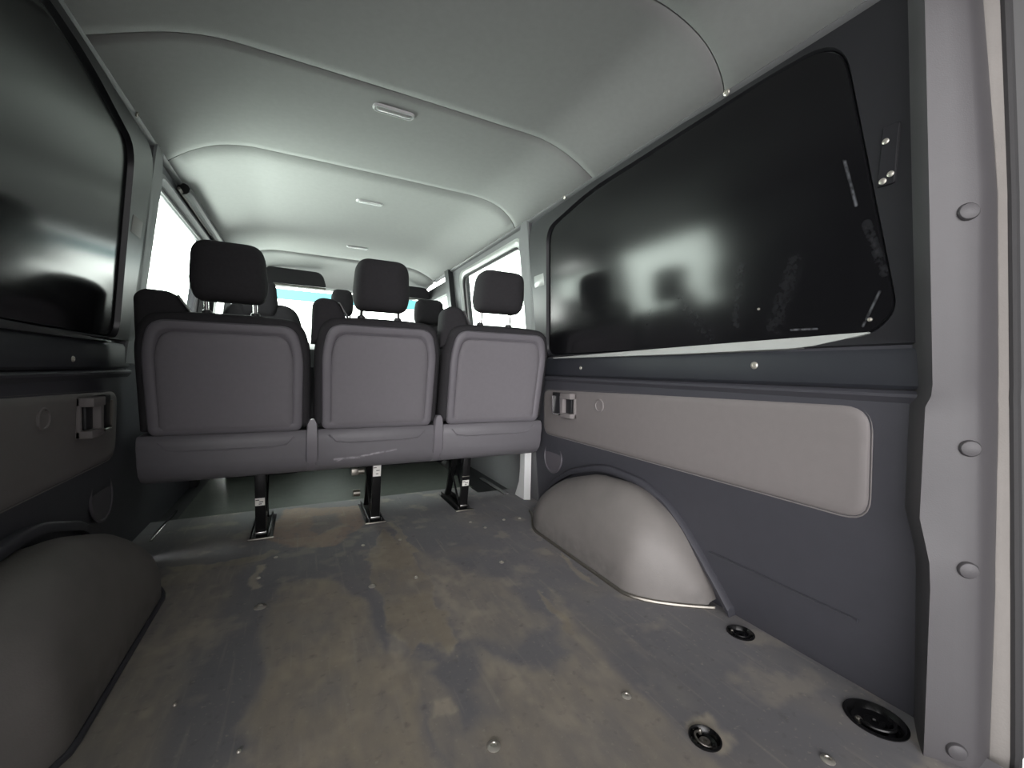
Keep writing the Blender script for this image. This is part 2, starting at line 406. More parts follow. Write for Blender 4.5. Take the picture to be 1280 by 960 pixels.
# ------------------------------------------------------------------ trim on the two sides of the load bay
WINPOLY = [(1.655, .745), (1.575, 1.285), (1.27, 1.335), (0.62, 1.352), (0.47, 1.345), (0.388, 0.80), (0.43, 0.757), (0.64, .750)]
WINR = [.05, .06, .10, .05, .16, .10, .04, .05]
FRAMEPOLY = [(1.80, .735), (1.735, 1.345), (1.27, 1.362), (0.62, 1.375), (0.348, 1.385), (0.348, .80), (0.348, .735), (0.64, .733)]
FRAMER = [.03, .09, .1, .05, .005, .005, .005, .05]
def panel_scratch(s):
    m = black_board.copy(); m.name = 'black_board_scratched'
    P = lambda y, z: (X0+s*(hw(z)-0.0075), y, z)
    if s > 0:
        st = [(P(.468, 1.111), P(.449, 1.016), .0035, 1), (P(.432, .975), P(.405, .875), .010, .18), (P(.412, .84), P(.440, .775), .003, .8),
              (P(.58, .778), P(.525, .776), .003, 1.0), (P(.398, .93), P(.392, .90), .003, .8), (P(.80, .775), P(.90, .90), .05, .05),
              (P(.62, .79), P(.57, .93), .03, .07), (P(1.05, .78), P(1.0, .92), .03, .05), (P(.72, .80), P(.70, .95), .02, .07)]
    else:
        st = [(P(1.62, .80), P(1.60, .88), .004, .7), (P(1.4, .80), P(1.2, .86), .02, .1), (P(1.75, .85), P(1.6, .82), .03, .1)]
    add_strokes(m, st, (120, 122, 126), 0.85, 90)
    return m
# lighter ghost-coloured scuffs belong to each panel's own board
def side_fittings(s):
    f = wmap(s); nm = NAME[s]
    # window surround + board
    wp = empty('window_blanking_panel', f(1.0, 0.70, 0.0), ('glossy black board over the right rear side window' if s > 0 else 'glossy black board over the left rear side window, deep in shade'), 'blanking panel', 'black boards blanking the rear windows')
    bm = bmesh.new()
    n = 6
    dp = lambda u, lo, hi: lo + (hi-lo)*smooth01(u, .55, 1.3)
    La = [f(u, v, 0.000) for u, v in round_poly(FRAMEPOLY, FRAMER, n)]
    Lb = [f(u, v, dp(u, .012, .020)) for u, v in round_poly(inset(FRAMEPOLY, 0.003), FRAMER, n)]
    Lc = [f(u, v, dp(u, .009, .020)) for u, v in round_poly(inset(WINPOLY, -0.005), [r+.004 for r in WINR], n)]
    Ld = [f(u, v, 0.002) for u, v in round_poly(inset(WINPOLY, -0.0012), WINR, n)]
    loft(bm, [La, Lb, Lc, Ld], False, False)
    link('board_surround', bm, board_edge, wp, smooth=30)
    bm = ring_panel(WINPOLY, WINR, [(-.001, -.004), (0, -.001), (.002, 0.0015)], lambda y, z, h: f(y, z, h+0.006), cap0=False)
    link('board', bm, panel_scratch(s), wp, smooth=30)
    # painted ledge seen under the board
    bm = bmesh.new()
    ys = np.linspace(1.60, 0.43, 24)
    lt = lambda y: .727 + (interp(y, (.45, 1.6), (.762, .731))-.727)
    lb = lambda y: interp(y, (.43, .55, .9, 1.6), (.759, .735, .729, .727))
    loft(bm, [[f(y, lt(y)+.001, .0005), f(y, lt(y), .010 + .011*smooth01(y, .5, .9)), f(y, lb(y), .012 + .011*smooth01(y, .5, .9)), f(y, lb(y)-.003, .0005)] for y in ys], True, True, close=True)
    link('painted_ledge', bm, ledge_paint if s > 0 else board_edge, wp)  # left ledge takes the dark surround colour, shade put into its material
    # grey rear quarter pillar behind the bench shoulder (between board and middle window)
    bm = bmesh.new()
    cp = [(1.84, .66), (1.84, 1.30), (1.80, 1.385), (1.735, 1.385), (1.735, .66)]
    ring_panel(cp, [.01, .06, .03, .02, .01], [(0, -.02), (0, .014), (.006, .02)], f, bm=bm)
    tag(link('trim_%d' % (6 if s > 0 else 7), bm, frame_grey), 'light grey pillar cover between the black board and middle window on the %s' % nm, 'pillar', kind='structure')
    # top rail along the headliner edge
    bm = bmesh.new()
    ys = np.linspace(0.34, 3.3, 24)
    loft(bm, [[f(y, 1.385, -.004), f(y, 1.383, .012), f(y, 1.374, .019), f(y, 1.366, .014), f(y, 1.362, -.004)] for y in ys], True, True)
    tag(link('trim_%d' % (8 if s > 0 else 9), bm, frame_grey, smooth=60), 'slim grey rail along the %s edge of the headliner' % nm, 'rail', kind='structure')
    # dark sill band
    sb = empty('window_sill_band', f(1.0, 0.65, 0), ('dark sill band below the black board on the right wall' if s > 0 else 'dark sill band below the black board on the left wall'), 'sill trim', 'sill bands under the boards')
    bm = bmesh.new(); ys = [0.35, .6, 1.0, 1.4, 1.78]
    loft(bm, [[f(y, .650, -.002), f(y, .650, .016), f(y, .656, .020), f(y, .715, .016), f(y, .727, .010), f(y, .727, -.002)] for y in ys], True, True)
    link('band', bm, sill_band, sb, smooth=30)
    # lower side trim
    st = empty('side_trim_panel', f(1.0, 0, 0), ('blue grey plastic side panel below the right sill band' if s > 0 else 'blue grey plastic side panel below the left sill band'), 'side panel', 'lower side panels')
    bm = bmesh.new()
    prof = [(0.0, .002), (.02, .008), (.15, .010), (.30, .010), (.55, .010), (.622, .012), (.634, .022), (.640, .022), (.646, .014), (.646, -.002)]
    loft(bm, [[f(y, z, h) for z, h in prof] + [f(y, 0.0, -.002)] for y in np.linspace(0.345, 1.80, 10)], True, True)
    link('panel_body', bm, trim_dark, st, smooth=30)
    arm = [(0.425, .372), (0.425, .612), (1.10, .597), (1.71, .580), (1.715, .372)]
    bm = ring_panel(arm, [.05, .05, .02, .045, .05], [(-.006, .008), (-.003, .0115), (0, .0095), (.002, .013), (.006, .016), (.02, .0175)], f)
    link('armrest_inset', bm, trim_mid, st, smooth=40)
    bm = bmesh.new(); lathe(bm, f(1.64, .270, .009), (-s, 0, 0.06), [(.078, 0), (.078, .003), (.074, .006), (.070, .006), (.068, .003), (.03, .0035), (.004, .0035)], 36)
    link('speaker_cover', bm, speaker_mat, st)
    bm = bmesh.new(); lathe(bm, f(1.285, .540, .0165), (-s, 0, 0), [(.026, 0), (.026, .004), (.0235, .006), (.0215, .006), (.020, .003), (.004, .003)], 28)
    link('round_cap', bm, trim_mid, st)
    # embossed line low on the panel
    bm = bmesh.new(); tube(bm, [f(y, .150+(.002 if y > .6 else 0), .0125) for y in np.linspace(.80, .44, 8)], .004, 6)
    link('embossed_rib', bm, trim_dark, st)
    # folding strap latch on the armrest panel
    cl = empty('latch_bracket', f(1.52, .46, .017), ('grey plastic latch bracket at the front end of the right armrest panel' if s > 0 else 'grey plastic latch bracket at the front end of the left armrest panel'), 'latch', 'latch brackets on the side walls')
    bm = bmesh.new()
    def b3(y0, y1, z0, z1, h0, h1, bv=.003):
        c = f((y0+y1)/2, (z0+z1)/2, (h0+h1)/2); box(bm, c, (abs(h1-h0), y1-y0, z1-z0), None, bv)
    b3(1.440, 1.515, .470, .490, .014, .050); b3(1.440, 1.515, .552, .576, .014, .050); b3(1.50, 1.520, .47, .576, .014, .046); b3(1.440, 1.452, .47, .576, .014, .026)
    link('latch_body', bm, trim_mid, cl)
    bm = bmesh.new(); b3(1.46, 1.50, .49, .552, .014, .030); b3(1.52, 1.60, .475, .575, .014, .036); link('latch_recess', bm, black_trim, cl)
    bm = bmesh.new()
    tube(bm, [f(1.528, .56, .038), f(1.528, .487, .038), f(1.545, .480, .040), f(1.585, .480, .040), f(1.592, .487, .038), f(1.592, .56, .038)], .004, 6)
    link('latch_bail', bm, chrome if s > 0 else steel, cl)
for s in (1, -1): side_fittings(s)

# screws on the sills and rails
def screw(name, loc, axis, r, label, cat, group, m=zinc):
    bm = bmesh.new(); lathe(bm, loc, axis, [(r*1.25, 0), (r*1.25, .0012), (r, .003), (r*.55, .0036), (r*.45, .0018), (.0004, .0018)], 16)
    return tag(link(name, bm, m), label, cat, group)
fR, fL = wmap(1), wmap(-1)
screw('sill_screw', fR(1.40, .685, .0185), (-1, 0, 0), .006, 'small screw in the right sill band close to the bench', 'screw', 'screws in the sill bands')
screw('sill_screw', fR(.665, .695, .018), (-1, 0, 0), .0075, 'washer-headed screw in the right sill band midway along the board', 'screw', 'screws in the sill bands')
screw('sill_screw', fL(1.40, .675, .0187), (1, 0, 0), .006, 'screw in the left sill band above the left latch', 'screw', 'screws in the sill bands')
screw('rail_screw', fR(1.43, 1.370, .017), (-1, 0, -.3), .006, 'screw in the right headliner rail near the middle window', 'screw', 'screws in the headliner rails')
screw('rail_screw', fR(.712, 1.372, .018), (-1, 0, -.3), .007, 'screw in the right headliner rail where the rearmost seam meets it', 'screw', 'screws in the headliner rails')
screw('rail_screw', fL(1.56, 1.372, .018), (1, 0, -.3), .006, 'screw in the left headliner rail above the dark board', 'screw', 'screws in the headliner rails', steel)
# clear clip at the forward edge of the right board, its darker twin on the left
for s, lab, m in ((1, 'clear plastic clip at the forward edge of the right black board', clear_plastic), (-1, 'grey plastic clip at the forward edge of the left black board', trim_mid)):
    f = wmap(s); bm = bmesh.new()
    box(bm, f(1.672, 1.085, .016), (.012, .085, .055), Matrix.Rotation(R(-7*s), 3, 'Y'), .004)
    tag(link('edge_clip', bm, m), lab, 'clip', 'clips holding the boards')
# taped-on tab with two screws at the rear upper part of the right board
tp = empty('cover_tab', fR(.395, 1.08, .012), 'small dark tab with two bright screws at the rear edge of the right board', 'tab')
bm = ring_panel([(.386, 1.035), (.412, 1.035), (.402, 1.14), (.378, 1.14)], .004, [(0, .010), (0, .0135), (.001, .0145)], fR); link('tab_plate', bm, board_edge, tp)
for (y, z, r) in ((.398, 1.113, .0055), (.391, 1.052, .0055), (.403, 1.043, .006)):
    bm = bmesh.new(); lathe(bm, fR(y, z, .0145), (-1, 0, 0), [(r, 0), (r, .0015), (r*.6, .0028), (.0004, .0028)], 14); link('tab_screw', bm, zinc, tp)
screw('board_screw', fR(.428, .787, .0075), (-1, 0, 0), .0035, 'tiny bright screw in the lower rear corner of the right black board', 'screw', 'screws in the right board')
screw('board_screw', fR(.655, .835, .0075), (-1, 0, 0), .0025, 'tiny bright screw low in the middle of the right black board', 'screw', 'screws in the right board')

# ------------------------------------------------------------------ rear pillar trims and tailgate seal
PZ = [-.02, .01, .30, .345, .42, .62, .64, .66, .99, 1.33, 1.46]
PA = [3.20, 3.20, 3.17, 3.14, 2.98, 2.98, 3.05, 3.06, 2.89, 2.72, 2.66]
PB = [4.12, 4.12, 4.00, 3.98, 3.94, 3.82, 3.79, 3.785, 3.648, 3.259, 3.1]
PC = [4.34, 4.34, 4.26, 4.23, 4.20, 4.11, 4.09, 4.086, 3.876, 3.464, 3.3]
PD = [4.79, 4.79, 4.57, 4.53, 4.48, 4.32, 4.30, 4.294, 4.053, 3.723, 3.55]
PE = [4.98, 4.98, 4.72, 4.67, 4.60, 4.44, 4.42, 4.419, 4.152, 3.823, 3.65]
def pil(s, z, k, add=0.0):
    lean = 0.785-hw(max(z, .65)) + (0 if z > .65 else 0)
    x = (.752, .800, .868, .885, .900)[k] - lean
    y = (x+.235)/interp(z, PZ, (PA, PB, PC, PD, PE)[k]) + add
    return (X0 + s*(x-X0), y, z)
ZS = sorted(set(PZ + list(np.linspace(0, 1.44, 25))))
for s in (1, -1):
    p = empty('rear_pillar_trim', (X0+s*.8, .28, 0), 'grey plastic pillar cover with round plugs at the %s of the tailgate opening' % NAME[s], 'pillar trim')
    bm = bmesh.new(); loops = []
    for z in ZS:
        a, b, c = Vector(pil(s, z, 0)), Vector(pil(s, z, 1)), Vector(pil(s, z, 2))
        w = Vector((X0 + s*(hw(z)+.004), a.y+.045, z))
        back = Vector((X0 + s*(hw(z)+.05), b.y+.05, z))
        q = a.lerp(w, .25); q2 = a.lerp(b, .12)
        loops.append([w, a.lerp(w, .4), a.lerp(w, .12)+(b-a)*.03, a.lerp(b, .06), q2, a.lerp(b, .5), a.lerp(b, .90), b.lerp(c, .15), c.lerp(b, .1), c, c+Vector((s*.03, .02, 0)), back])
    loft(bm, loops, True, True); link('pillar_cover', bm, trim_pillar, p, smooth=50)
    for z, rat in ((.949, 3.47), (.552, 3.70), (.343, 3.78), (.025, 3.78)):
        a, b = Vector(pil(s, z, 0)), Vector(pil(s, z, 1)); ra, rb = interp(z, PZ, PA), interp(z, PZ, PB)
        t = (rat-ra)/(rb-ra); c = a.lerp(b, t); d = (b-a); d.z = 0; nrm = Vector((-d.y*s, d.x*s, 0)); nrm = nrm if nrm.y < 0 else -nrm
        bm = bmesh.new(); lathe(bm, c - nrm.normalized()*.002, nrm, [(.0145, 0), (.0145, .004), (.0125, .007), (.008, .0085), (.0004, .009)], 24)
        link('trim_plug', bm, trim_pillar, p)
    sl = empty('tailgate_seal', (X0+s*.84, .24, 0), 'ribbed rubber seal around the %s edge of the tailgate opening' % NAME[s], 'seal')
    bm = bmesh.new(); loft(bm, [[pil(s, z, 2, .004), pil(s, z, 2, -.001), tuple(Vector(pil(s, z, 2)).lerp(Vector(pil(s, z, 3)), .6)), pil(s, z, 3), pil(s, z, 3, .02)] for z in ZS], True, True)
    link('inner_lip', bm, seal_grey, sl, smooth=60)
    bm = bmesh.new(); tube(bm, [Vector(pil(s, z, 3)).lerp(Vector(pil(s, z, 4)), .45) + Vector((0, -.002, 0)) for z in ZS], .0085, 10); link('bead', bm, rubber, sl)
    bm = bmesh.new(); loft(bm, [[pil(s, z, 3, .02), pil(s, z, 4, .004), tuple(Vector(pil(s, z, 4))+Vector((s*.30, -.004, 0))), tuple(Vector(pil(s, z, 4))+Vector((s*.30, .05, 0)))] for z in ZS], True, True)
    tag(link('wall_back_%s' % NAME[s], bm, flange_grey, smooth=60), 'painted body flange outside the %s tailgate seal' % NAME[s], 'body flange', kind='structure')

# ------------------------------------------------------------------ worn floor board (wear kept as two point attributes)
PATCH = [  # (kind, strength, edge softness, outline in floor metres)
 ('tan', .42, .06, [(-.61, 1.673), (-.371, 1.63), (-.431, 1.551), (-.421, 1.395), (-.425, 1.238), (-.439, 1.133), (-.461, 1.006), (-.47, .6), (-.7, .6), (-.592, 1.018), (-.584, 1.311), (-.564, 1.532)]),
 ('tan', .75, .03, [(-.283, 1.445), (-.16, 1.406), (-.084, 1.241), (-.08, 1.078), (-.074, .992), (-.063, .966), (-.001, .958), (.031, .899), (-.029, .802), (-.014, .45), (-.33, .45), (-.295, .781), (-.33, .903), (-.321, .94), (-.298, 1.013), (-.321, 1.19), (-.309, 1.344)]),
 ('red', .85, .02, [(-.311, 2.182), (-.017, 2.118), (.025, 2.101), (-.011, 1.805), (-.118, 1.678), (-.226, 1.695), (-.32, 1.767), (-.365, 1.852)]),
 ('tan', .7, .012, [(-.30, 1.79), (-.17, 1.80), (-.11, 1.88), (-.08, 1.80), (-.13, 1.70), (-.19, 1.68)]),
 ('tan', 1.0, .012, [(-.028, 1.492), (.02, 1.60), (.066, 1.76), (.108, 1.618), (.124, 1.272), (.106, .94), (.078, .915), (.027, .993), (-.009, .962), (-.026, 1.018), (-.04, 1.059), (-.026, 1.214), (-.04, 1.403)]),
 ('tan', .42, .06, [(.13, 1.55), (.174, 1.402), (.332, 1.177), (.339, .94), (.251, .889), (.125, .948), (.124, 1.272)]),
 ('tan', 1.0, .008, [(.40, 1.067), (.41, 1.014), (.401, .855), (.376, .855), (.378, .942)]),
 ('tan', .6, .05, [(.139, .877), (.265, .762), (.352, .793), (.362, .689), (.371, .602), (.379, .40), (.035, .40), (.039, .671), (.107, .716), (.102, .787)]),
 ('tan', .5, .04, [(.445, 1.047), (.417, .884), (.394, .674), (.399, .528), (.391, .40), (.329, .40), (.334, .63), (.342, .847)]),
 ('tan', .7, .01, [(.622, 1.25), (.600, 1.02), (.582, 1.02), (.600, 1.23)]),
 ('tan', .75, .012, [(-.62, 1.70), (-.43, 1.67), (-.33, 1.72), (-.30, 1.69), (-.42, 1.63), (-.60, 1.64)]),
 ('tan', .8, .008, [(.10, 1.85), (.115, 1.85), (.14, 1.5), (.115, 1.5)]),
 ('tan', .5, .02, [(-.02, .95), (.05, .80), (.03, .55), (-.01, .55), (-.01, .8)]),
 ('dark', .8, .02, [(-.187, 2.036), (-.093, 2.052), (-.079, 1.883), (-.169, 1.8), (-.202, 1.888)]),
 ('dark', .8, .06, [(-.432, 1.598), (-.316, 1.69), (-.226, 1.70), (-.10, 1.66), (-.02, 1.62), (-.08, 1.42), (-.16, 1.43), (-.283, 1.47), (-.321, 1.19), (-.302, 1.028), (-.328, .943), (-.325, .50), (-.46, .50), (-.436, 1.118), (-.424, 1.353)]),
 ('dark', .5, .05, [(-.007, .931), (.105, .893), (.097, .794), (.096, .748), (.024, .715), (-.02, .783)]),
 ('light', .5, .03, [(-.62, 1.62), (-.58, 1.62), (-.59, 1.30), (-.60, .95), (-.64, .95), (-.615, 1.3)]),
 ('light', .6, .02, [(-.05, 1.03), (-.02, 1.04), (-.02, .97), (-.05, .95)]),
 ('light', .8, .012, [(.42, .53), (.47, .54), (.47, .47), (.42, .46)]),
 ('light', .7, .008, [(-.37, 1.60), (-.345, 1.60), (-.345, 1.44), (-.37, 1.44)]),
 ('light', .5, .01, [(.00, .80), (.04, .80), (.045, .76), (.0, .75)]),
]
RX, RY = np.linspace(-0.80, 0.852, 331), np.linspace(0.16, 2.215, 411)
GX, GY = np.meshgrid(RX, RY, indexing='ij')
rng = np.random.default_rng(7)
def vnoise(x, y, sc, seed):
    g = np.random.default_rng(seed).random((256, 256)); fx, fy = x*sc+100, y*sc+100
    ix, iy = np.floor(fx).astype(int), np.floor(fy).astype(int); tx, ty = fx-ix, fy-iy
    tx, ty = tx*tx*(3-2*tx), ty*ty*(3-2*ty); A = lambda a, b: g[(ix+a) % 256, (iy+b) % 256]
    return A(0, 0)*(1-tx)*(1-ty)+A(1, 0)*tx*(1-ty)+A(0, 1)*(1-tx)*ty+A(1, 1)*tx*ty
def fbm(x, y, sc, seed, o=4):
    return sum(vnoise(x, y, sc*2**k, seed+k)*0.5**k for k in range(o))/sum(0.5**k for k in range(o))
WX, WY = GX+(fbm(GX, GY, 14, 1, 5)-.5)*.055, GY+(fbm(GX, GY, 14, 11, 5)-.5)*.08
def sdf(poly, x, y):
    d = np.full(x.shape, 1e9); sgn = np.ones(x.shape); n = len(poly)
    for i in range(n):
        (ax, ay), (bx, by) = poly[i], poly[i-1]
        ex, ey, px, py = bx-ax, by-ay, x-ax, y-ay
        t = np.clip((px*ex+py*ey)/(ex*ex+ey*ey+1e-12), 0, 1)
        d = np.minimum(d, np.hypot(px-ex*t, py-ey*t))
        c1, c2, c3 = y >= ay, y < by, ex*py > ey*px
        flip = (c1 & c2 & c3) | (~c1 & ~c2 & ~c3); sgn = np.where(flip, -sgn, sgn)
    return d*sgn
tan_a, red_a, dark_a, light_a = (np.zeros(GX.shape) for _ in range(4))
for kind, stg, soft, poly in PATCH:
    v = np.clip(0.5 - sdf(poly, WX, WY)/(1.1*soft), 0, 1); v = v*v*(3-2*v)*stg
    tgt = {'tan': tan_a, 'red': red_a, 'dark': dark_a, 'light': light_a}[kind]; np.maximum(tgt, v, out=tgt)
blot = fbm(GX, GY, 7, 31); fine = fbm(GX, GY*.35, 60, 51, 3)
edge_a = np.clip(tan_a*(1-tan_a)*4, 0, 1)*fine*1.2
tan_a = tan_a*np.clip(.15+1.5*fbm(GX, GY*.8, 11, 91, 5), .25, 1.1)*(.7+.5*fine)*(1-dark_a*.75); red_a = red_a*(1-dark_a*.8)
tan_a = np.clip(tan_a + .22*np.clip((blot-.52)*4, 0, 1)*(1-dark_a), 0, 1)
light_a = np.clip(.35*edge_a + light_a*(.4+1.1*fine) + .35*np.clip((fbm(GX, GY, 14, 71)-.60)*6, 0, 1), 0, 1)
bm = bmesh.new(); VV = [[None]*len(RY) for _ in RX]
def keep(x, y):
    if -0.035 < 0 and 2.08 < y and x > .62: return False           # step well of the right sliding door
    for xc in (-.375, .05, .455):
        if abs(x-xc) < .040 and 1.835 < y < 2.13: return False       # seat sockets
    for (cx, cy, r) in ((.785, .674, .030), (.430, .498, .026), (.772, .382, .046)):
        if math.hypot(x-cx, y-cy) < r: return False
    return True
vals = []
for i, x in enumerate(RX):
    for j, y in enumerate(RY):
        VV[i][j] = bm.verts.new((x, y, 0.0))
for i in range(len(RX)-1):
    for j in range(len(RY)-1):
        if keep((RX[i]+RX[i+1])/2, (RY[j]+RY[j+1])/2): bm.faces.new((VV[i][j], VV[i+1][j], VV[i+1][j+1], VV[i][j+1]))
me = bpy.data.meshes.new('floor'); bm.to_mesh(me); bm.free()
ca = me.color_attributes.new('wear', 'FLOAT_COLOR', 'POINT')
arr = np.stack([tan_a, red_a, light_a, np.ones(GX.shape)], -1).reshape(-1, 4).astype(np.float32)
ca.data.foreach_set('color', arr.ravel())
fl = bpy.data.objects.new('floor', me); COL.objects.link(fl)
md = fl.modifiers.new('thickness', 'SOLIDIFY'); md.thickness = .014; md.offset = -1
tag(fl, 'worn dark floor board with brown scuffed patches across the load bay', 'floor', kind='structure')
fm = bpy.data.materials.new('worn_floor_board'); fm.use_nodes = True; nt = fm.node_tree; pb = nt.nodes['Principled BSDF']
at = nt.nodes.new('ShaderNodeVertexColor'); at.layer_name = 'wear'
sp = nt.nodes.new('ShaderNodeSeparateColor'); nt.links.new(at.outputs[0], sp.inputs[0])
tc = nt.nodes.new('ShaderNodeTexCoord')
def fnoise(scale, detail, stretch=None):
    v = tc.outputs['Object']
    if stretch:
        mp = nt.nodes.new('ShaderNodeMapping'); mp.inputs['Scale'].default_value = stretch; nt.links.new(v, mp.inputs[0]); v = mp.outputs[0]
    n = nt.nodes.new('ShaderNodeTexNoise'); n.inputs['Scale'].default_value = scale; n.inputs['Detail'].default_value = detail
    nt.links.new(v, n.inputs['Vector']); return n.outputs[0]
def fmix(fac, a, b):
    m = nt.nodes.new('ShaderNodeMix'); m.data_type = 'RGBA'
    for i, v in ((0, fac), (6, a), (7, b)):
        if hasattr(v, 'is_output'): nt.links.new(v, m.inputs[i])
        else: m.inputs[i].default_value = v if isinstance(v, float) else (*lin(v), 1)
    return m.outputs[2]
def fmath(op, a, b):
    m = nt.nodes.new('ShaderNodeMath'); m.operation = op; m.use_clamp = True
    for i, v in enumerate((a, b)):
        if isinstance(v, float): m.inputs[i].default_value = v
        else: nt.links.new(v, m.inputs[i])
    return m.outputs[0]
def fmap(v, a, b):
    m = nt.nodes.new('ShaderNodeMapRange'); nt.links.new(v, m.inputs[0])
    for i, q in enumerate((a, b, 0.0, 1.0)): m.inputs[i+1].default_value = q
    return m.outputs[0]
base = fmix(fnoise(5.0, 5), (124, 123, 127), (142, 140, 142))
base = fmix(fmath('MULTIPLY', fmap(fnoise(18.0, 5, (1, .3, 1)), .55, .75), .35), base, (160, 157, 152))
tanc = fmix(fnoise(22.0, 6), (152, 143, 128), (176, 165, 149))
grain = fmap(fnoise(140.0, 4), .25, .55)
base = fmix(fmath('MULTIPLY', sp.outputs[0], fmath('ADD', grain, .55)), base, tanc)
base = fmix(fmath('MULTIPLY', sp.outputs[1], fmath('ADD', fmap(fnoise(30.0, 4), .3, .6), .45)), base, (170, 148, 134))
base = fmix(fmath('MULTIPLY', sp.outputs[2], .75), base, (206, 194, 174))
streak = fmap(fnoise(70.0, 5, (1, .06, 1)), .60, .72)
base = fmix(fmath('MULTIPLY', streak, .30), base, (182, 174, 162))
speck = fmap(fnoise(95.0, 6), .62, .74)
base = fmix(fmath('MULTIPLY', speck, .45), base, (186, 178, 164))
darks = fmap(fnoise(40.0, 6), .60, .78)
base = fmix(fmath('MULTIPLY', darks, .45), base, (100, 97, 98))
nt.links.new(base, pb.inputs['Base Color']); pb.inputs['Roughness'].default_value = .72; pb.inputs['Specular IOR Level'].default_value = .25
bp = nt.nodes.new('ShaderNodeBump'); bp.inputs['Strength'].default_value = .12; bp.inputs['Distance'].default_value = .002
nt.links.new(fnoise(260.0, 3), bp.inputs['Height']); nt.links.new(bp.outputs[0], pb.inputs['Normal'])
me.materials.append(fm)

# mat in front of the board and sill strips at the side doors
bm = bmesh.new(); box(bm, (X0-.06, 2.76, -.020), (1.37, 1.08, .02), None, .004)
tag(link('cabin_floor_mat', bm, mat_rubber), 'grey green textured cabin mat ahead of the worn board, under the bench', 'floor mat')
for s, lab in ((1, 'bright metal sill strip beside the right door step'), (-1, 'thin bright metal sill strip along the left edge of the board')):
    bm = bmesh.new()
    x = X0+s*(.722 if s > 0 else .765)
    box(bm, (x, 2.16, .002), (.026 if s > 0 else .010, .36, .010), None, .002)
    tag(link('door_sill_strip', bm, chrome), lab, 'sill strip', 'metal sill strips')
bm = bmesh.new()
loft(bm, [[(X0+.800-.0*z, 1.86+.0*z, z), (X0+.770, 1.875, z), (X0+.770, 1.925+ (.05*max(0, .1-z)/.1), z), (X0+.800, 1.94+(.05*max(0, .1-z)/.1), z)] for z in (-.02, .03, .08, .15, .22, .30, .40)], True, True)
tag(link('door_post_strip', bm, body_white), 'white painted body strip at the right door post below the bench', 'body strip')

# ------------------------------------------------------------------ wheel arch covers
AY = (.782, .80, .82, .845, .885, .942, 1.02, 1.08, 1.23, 1.42, 1.55, 1.65, 1.69)
AH = (0, .075, .115, .165, .222, .266, .302, .312, .304, .24, .155, .05, 0)
FY = (.728, .745, .798, .839, .888, .947, 1.061, 1.229, 1.30, 1.479, 1.618, 1.72, 1.77)
FH = (0, .035, .098, .150, .203, .254, .297, .305, .294, .238, .160, .075, 0)
def curve(y, xs, ys):            # gently rounded look-up
    return sum(interp(y+d, xs, ys)*w for d, w in ((-.024, .15), (-.012, .2), (0, .3), (.012, .2), (.024, .15)))
def arch_h(y): return curve(y, AY, AH)*smooth01(y, .765, .80)*(1-smooth01(y, 1.66, 1.72))
def arch_xb(y):     # inner base, half width from X0
    t = smooth01(y, .775, .96); t2 = smooth01(y, 1.46, 1.72)
    return (.80 - .187*math.sqrt(max(0, t))) + .10*t2
def wheel_arch(s):
    o = empty('wheel_arch_cover', (X0+s*.72, 1.2, 0), ('scuffed grey wheel arch cover standing against the right wall' if s > 0 else 'dark grey wheel arch cover standing against the left wall'), 'wheel arch', 'wheel arch covers')
    bm = bmesh.new(); ny, na = 49, 17
    rows = []
    for i in range(ny):
        t = i/(ny-1); y = 1.243 - .457*math.cos(math.pi*t)
        h = max(.004, arch_h(y)); xb = arch_xb(y); xw = hw(.15)+.006
        row = []
        for j in range(na):
            ph = math.pi/2*j/(na-1); c, sn = math.cos(ph)**(2/2.9), math.sin(ph)**(2/2.9)
            xx = xw-(xw-xb)*c; row.append(bm.verts.new((X0+s*xx, y, h*sn*(1-.12*smooth01(xx, .70, xw)))))
        rows.append(row)
    for i in range(ny-1):
        for j in range(na-1): bm.faces.new((rows[i][j], rows[i+1][j], rows[i+1][j+1], rows[i][j+1]))
    m = arch_mat.copy()
    add_strokes(m, [((X0+s*.64, 1.55, .02), (X0+s*.64, 1.0, .04), .055, .5), ((X0+s*.66, 1.0, .03), (X0+s*.78, .82, .02), .05, .6)], (44, 43, 44), .8, 30)
    body = link('arch_body', bm, m, o, smooth=70)
    # raised rim against the wall
    bm = bmesh.new(); loops = []
    for i in range(49):
        t = i/48; y = 1.249 - .519*math.cos(math.pi*t)
        z = curve(y, FY, FH)
        z2 = max(0, z-.014)
        loops.append([(X0+s*(hw(z)-.006), y, z+.010), (X0+s*(hw(z)-.026), y, z+.012), (X0+s*(hw(z)-.034), y, z+.004), (X0+s*(hw(z)-.030), y, z2), (X0+s*(hw(z)-.0), y, z2)])
    loft(bm, loops, True, True); link('rim_flange', bm, trim_dark, o, smooth=60)
    # base lip
    bm = bmesh.new()
    tube(bm, [(X0+s*(arch_xb(y)-.004), y, .004) for y in 1.237-.463*np.cos(np.linspace(0, math.pi, 40))], .006, 8)
    link('base_lip', bm, steel if s > 0 else trim_dark, o)
    return o
wheel_arch(1); wheel_arch(-1)

